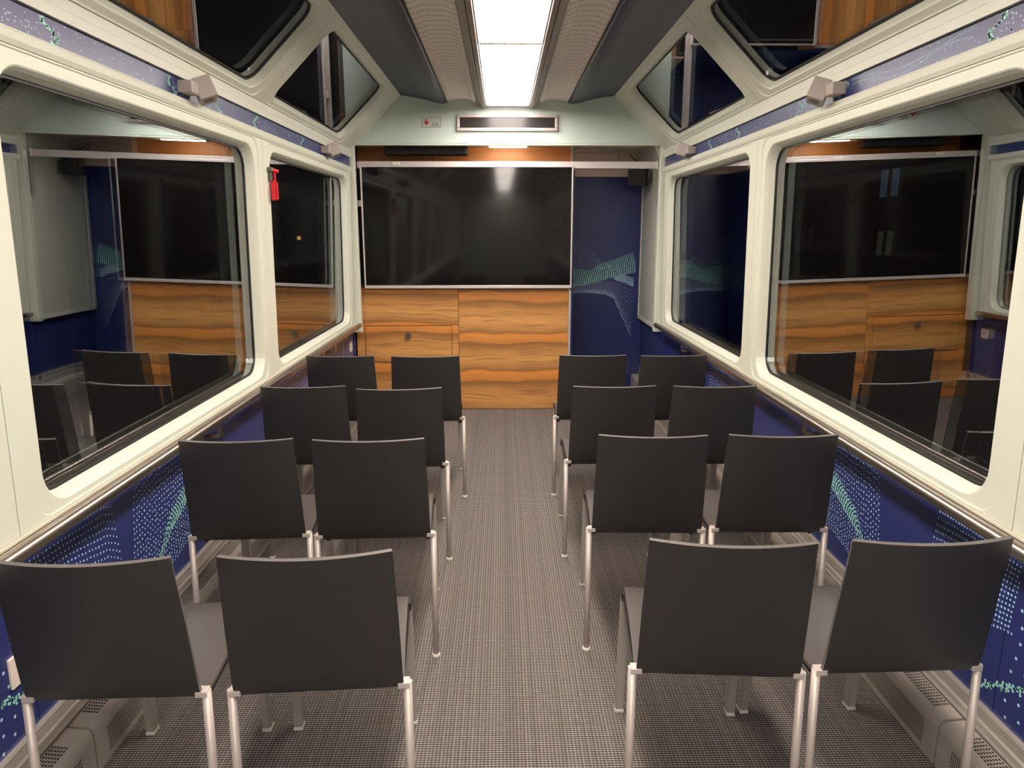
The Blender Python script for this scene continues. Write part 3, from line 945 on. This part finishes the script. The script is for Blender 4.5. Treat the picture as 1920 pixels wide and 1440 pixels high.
def make_chair():
    t = empty('stacking_chair')
    chair_shell(t)
    for s in (-1, 1):
        bm = bmesh.new()
        add_tube(bm, (s * .208, -.012, .012), (s * .207, .004, .484), .0108, n=16)
        add_box(bm, min(s * .184, s * .212), max(s * .184, s * .212), -.010, .018, .472, .4875, .002)
        leg = from_bm('rear_leg', bm, 'alu', t)
        bm = bmesh.new(); add_tube(bm, (s * .208, -.012, 0.0), (s * .208, -.012, .012), .0165, .0135, 18)
        from_bm('glide', bm, 'glide', leg)
        # flat front leg
        bm = bmesh.new()
        top = (s * .172, .470, .428); bot = (s * .180, .500, .010)
        vs_ = []
        for (cx_, cy_, cz_), hx, hy in ((bot, .0135, .018), (top, .0165, .021)):
            vs_ += [bm.verts.new((cx_ + dx * hx, cy_ + dy * hy, cz_)) for dx, dy in ((-1, -1), (1, -1), (1, 1), (-1, 1))]
        fs = [bm.faces.new([vs_[i] for i in q]) for q in ((0, 3, 2, 1), (4, 5, 6, 7), (0, 1, 5, 4), (1, 2, 6, 5), (2, 3, 7, 6), (3, 0, 4, 7))]
        bmesh.ops.bevel(bm, geom=list({e for f_ in fs for e in f_.edges}), offset=.004, segments=2, affect='EDGES')
        leg = from_bm('front_leg', bm, 'leg_grey', t)
        bm = bmesh.new(); add_box(bm, s * .180 - .0145, s * .180 + .0145, .481, .519, 0, .012, .003); from_bm('glide', bm, 'glide', leg)
        box('leg_holder', s * .155, s * .189, .445, .493, .418, .446, 'black_plastic', t, .004)
        bm = bmesh.new(); add_tube(bm, (s * .183, .075, .438), (s * .176, .455, .434), .010, n=12); from_bm('side_bar', bm, 'black_plastic', t)
    bm = bmesh.new(); add_tube(bm, (-.18, .17, .434), (.18, .17, .434), .009, n=10); from_bm('cross_bar', bm, 'black_plastic', t)
    bm = bmesh.new(); add_tube(bm, (-.17, .40, .432), (.17, .40, .432), .009, n=10); from_bm('cross_bar', bm, 'black_plastic', t)
    return t

def dup(root):
    r = root.copy(); COL.objects.link(r)
    for ch in list(root.children):
        c = ch.copy(); COL.objects.link(c); c.parent = r
        for g in list(ch.children):
            d = g.copy(); COL.objects.link(d); d.parent = c
    return r

CH = [  # row (1 = nearest the camera), seat, x, y of the rear legs, rotation
    (1, 'Lo', -.955, 1.512, 2.0), (1, 'Li', -.483, 1.535, 3.8), (1, 'Ri', .482, 1.585, -3.7), (1, 'Ro', .938, 1.592, 2.0),
    (2, 'Lo', -.948, 2.412, 2.8), (2, 'Li', -.503, 2.412, 2.1), (2, 'Ri', .475, 2.448, -1.7), (2, 'Ro', .925, 2.448, -.7),
    (3, 'Lo', -.950, 3.255, 2.5), (3, 'Li', -.512, 3.205, 4.0), (3, 'Ri', .460, 3.245, 0.9), (3, 'Ro', .915, 3.238, -.7),
    (4, 'Lo', -.955, 4.055, -.7), (4, 'Li', -.480, 4.040, 1.8), (4, 'Ri', .465, 4.062, -.7), (4, 'Ro', .917, 4.050, 1.7)]
rown = {1: 'back row nearest the camera', 2: 'second row from the camera', 3: 'third row from the camera', 4: 'front row nearest the screen'}
seatn = {'Lo': 'against the left wall', 'Li': 'left of the aisle', 'Ri': 'right of the aisle', 'Ro': 'against the right wall'}
chair0 = make_chair()
for i, (r, q, x, y, a) in enumerate(CH):
    c = chair0 if i == 0 else dup(chair0)
    c.location = (x, y, 0)
    c.rotation_euler = (0, 0, math.radians(a))
    tag(c, 'black shell chair %s, %s' % (seatn[q], rown[r]), 'chair', 'black shell chairs in four rows')

# ------------------------------------------------------------------ outside in the dark
gr = struct(box('ground', -40, 40, -30, 60, -1.3, -1.2, 'ground'))
fb = tag(empty('building', (9.0, 18, -1.2)), 'dark building seen through the right window', 'building')
box('wall', 0, 6, -14, 16, 0, 9, 'facade', fb)
for (y0, y1, z0, z1, m) in ((16.74, 17.69, 2.30, 2.92, 'lit_window'), (16.77, 17.57, .95, 1.51, 'dim_window'), (21.15, 21.55, .97, 1.55, 'dim_window')):
    wn = box('window', -.03, .02, y0 - 18, y1 - 18, z0 + 1.2, z1 + 1.2, m, fb)
    box('window_frame', -.07, -.02, (y0 + y1) / 2 - 18 - .05, (y0 + y1) / 2 - 18 + .05, z0 + 1.2, z1 + 1.2, 'dark', wn)
    box('window_frame', -.07, -.02, y0 - 18 - .06, y0 - 18 + .03, z0 + 1.16, z1 + 1.24, 'dark', wn)
    box('window_frame', -.07, -.02, y1 - 18 - .03, y1 - 18 + .06, z0 + 1.16, z1 + 1.24, 'dark', wn)
ar = tag(empty('arcade_wall', (-9.0, 22, -1.2)), 'dim arched wall seen through the left window', 'building')
box('wall', -1, 0, -16, 16, 4.2, 7, 'facade', ar)
for y in (-6.5, -3.2, 0.6, 4.4, 8.2):
    box('pier', -1, 0, y - .45, y + .45, 0, 4.2, 'facade', ar)
box('lamp', .0, .08, 10.2, 10.45, 2.3, 2.45, 'street_lamp', ar)
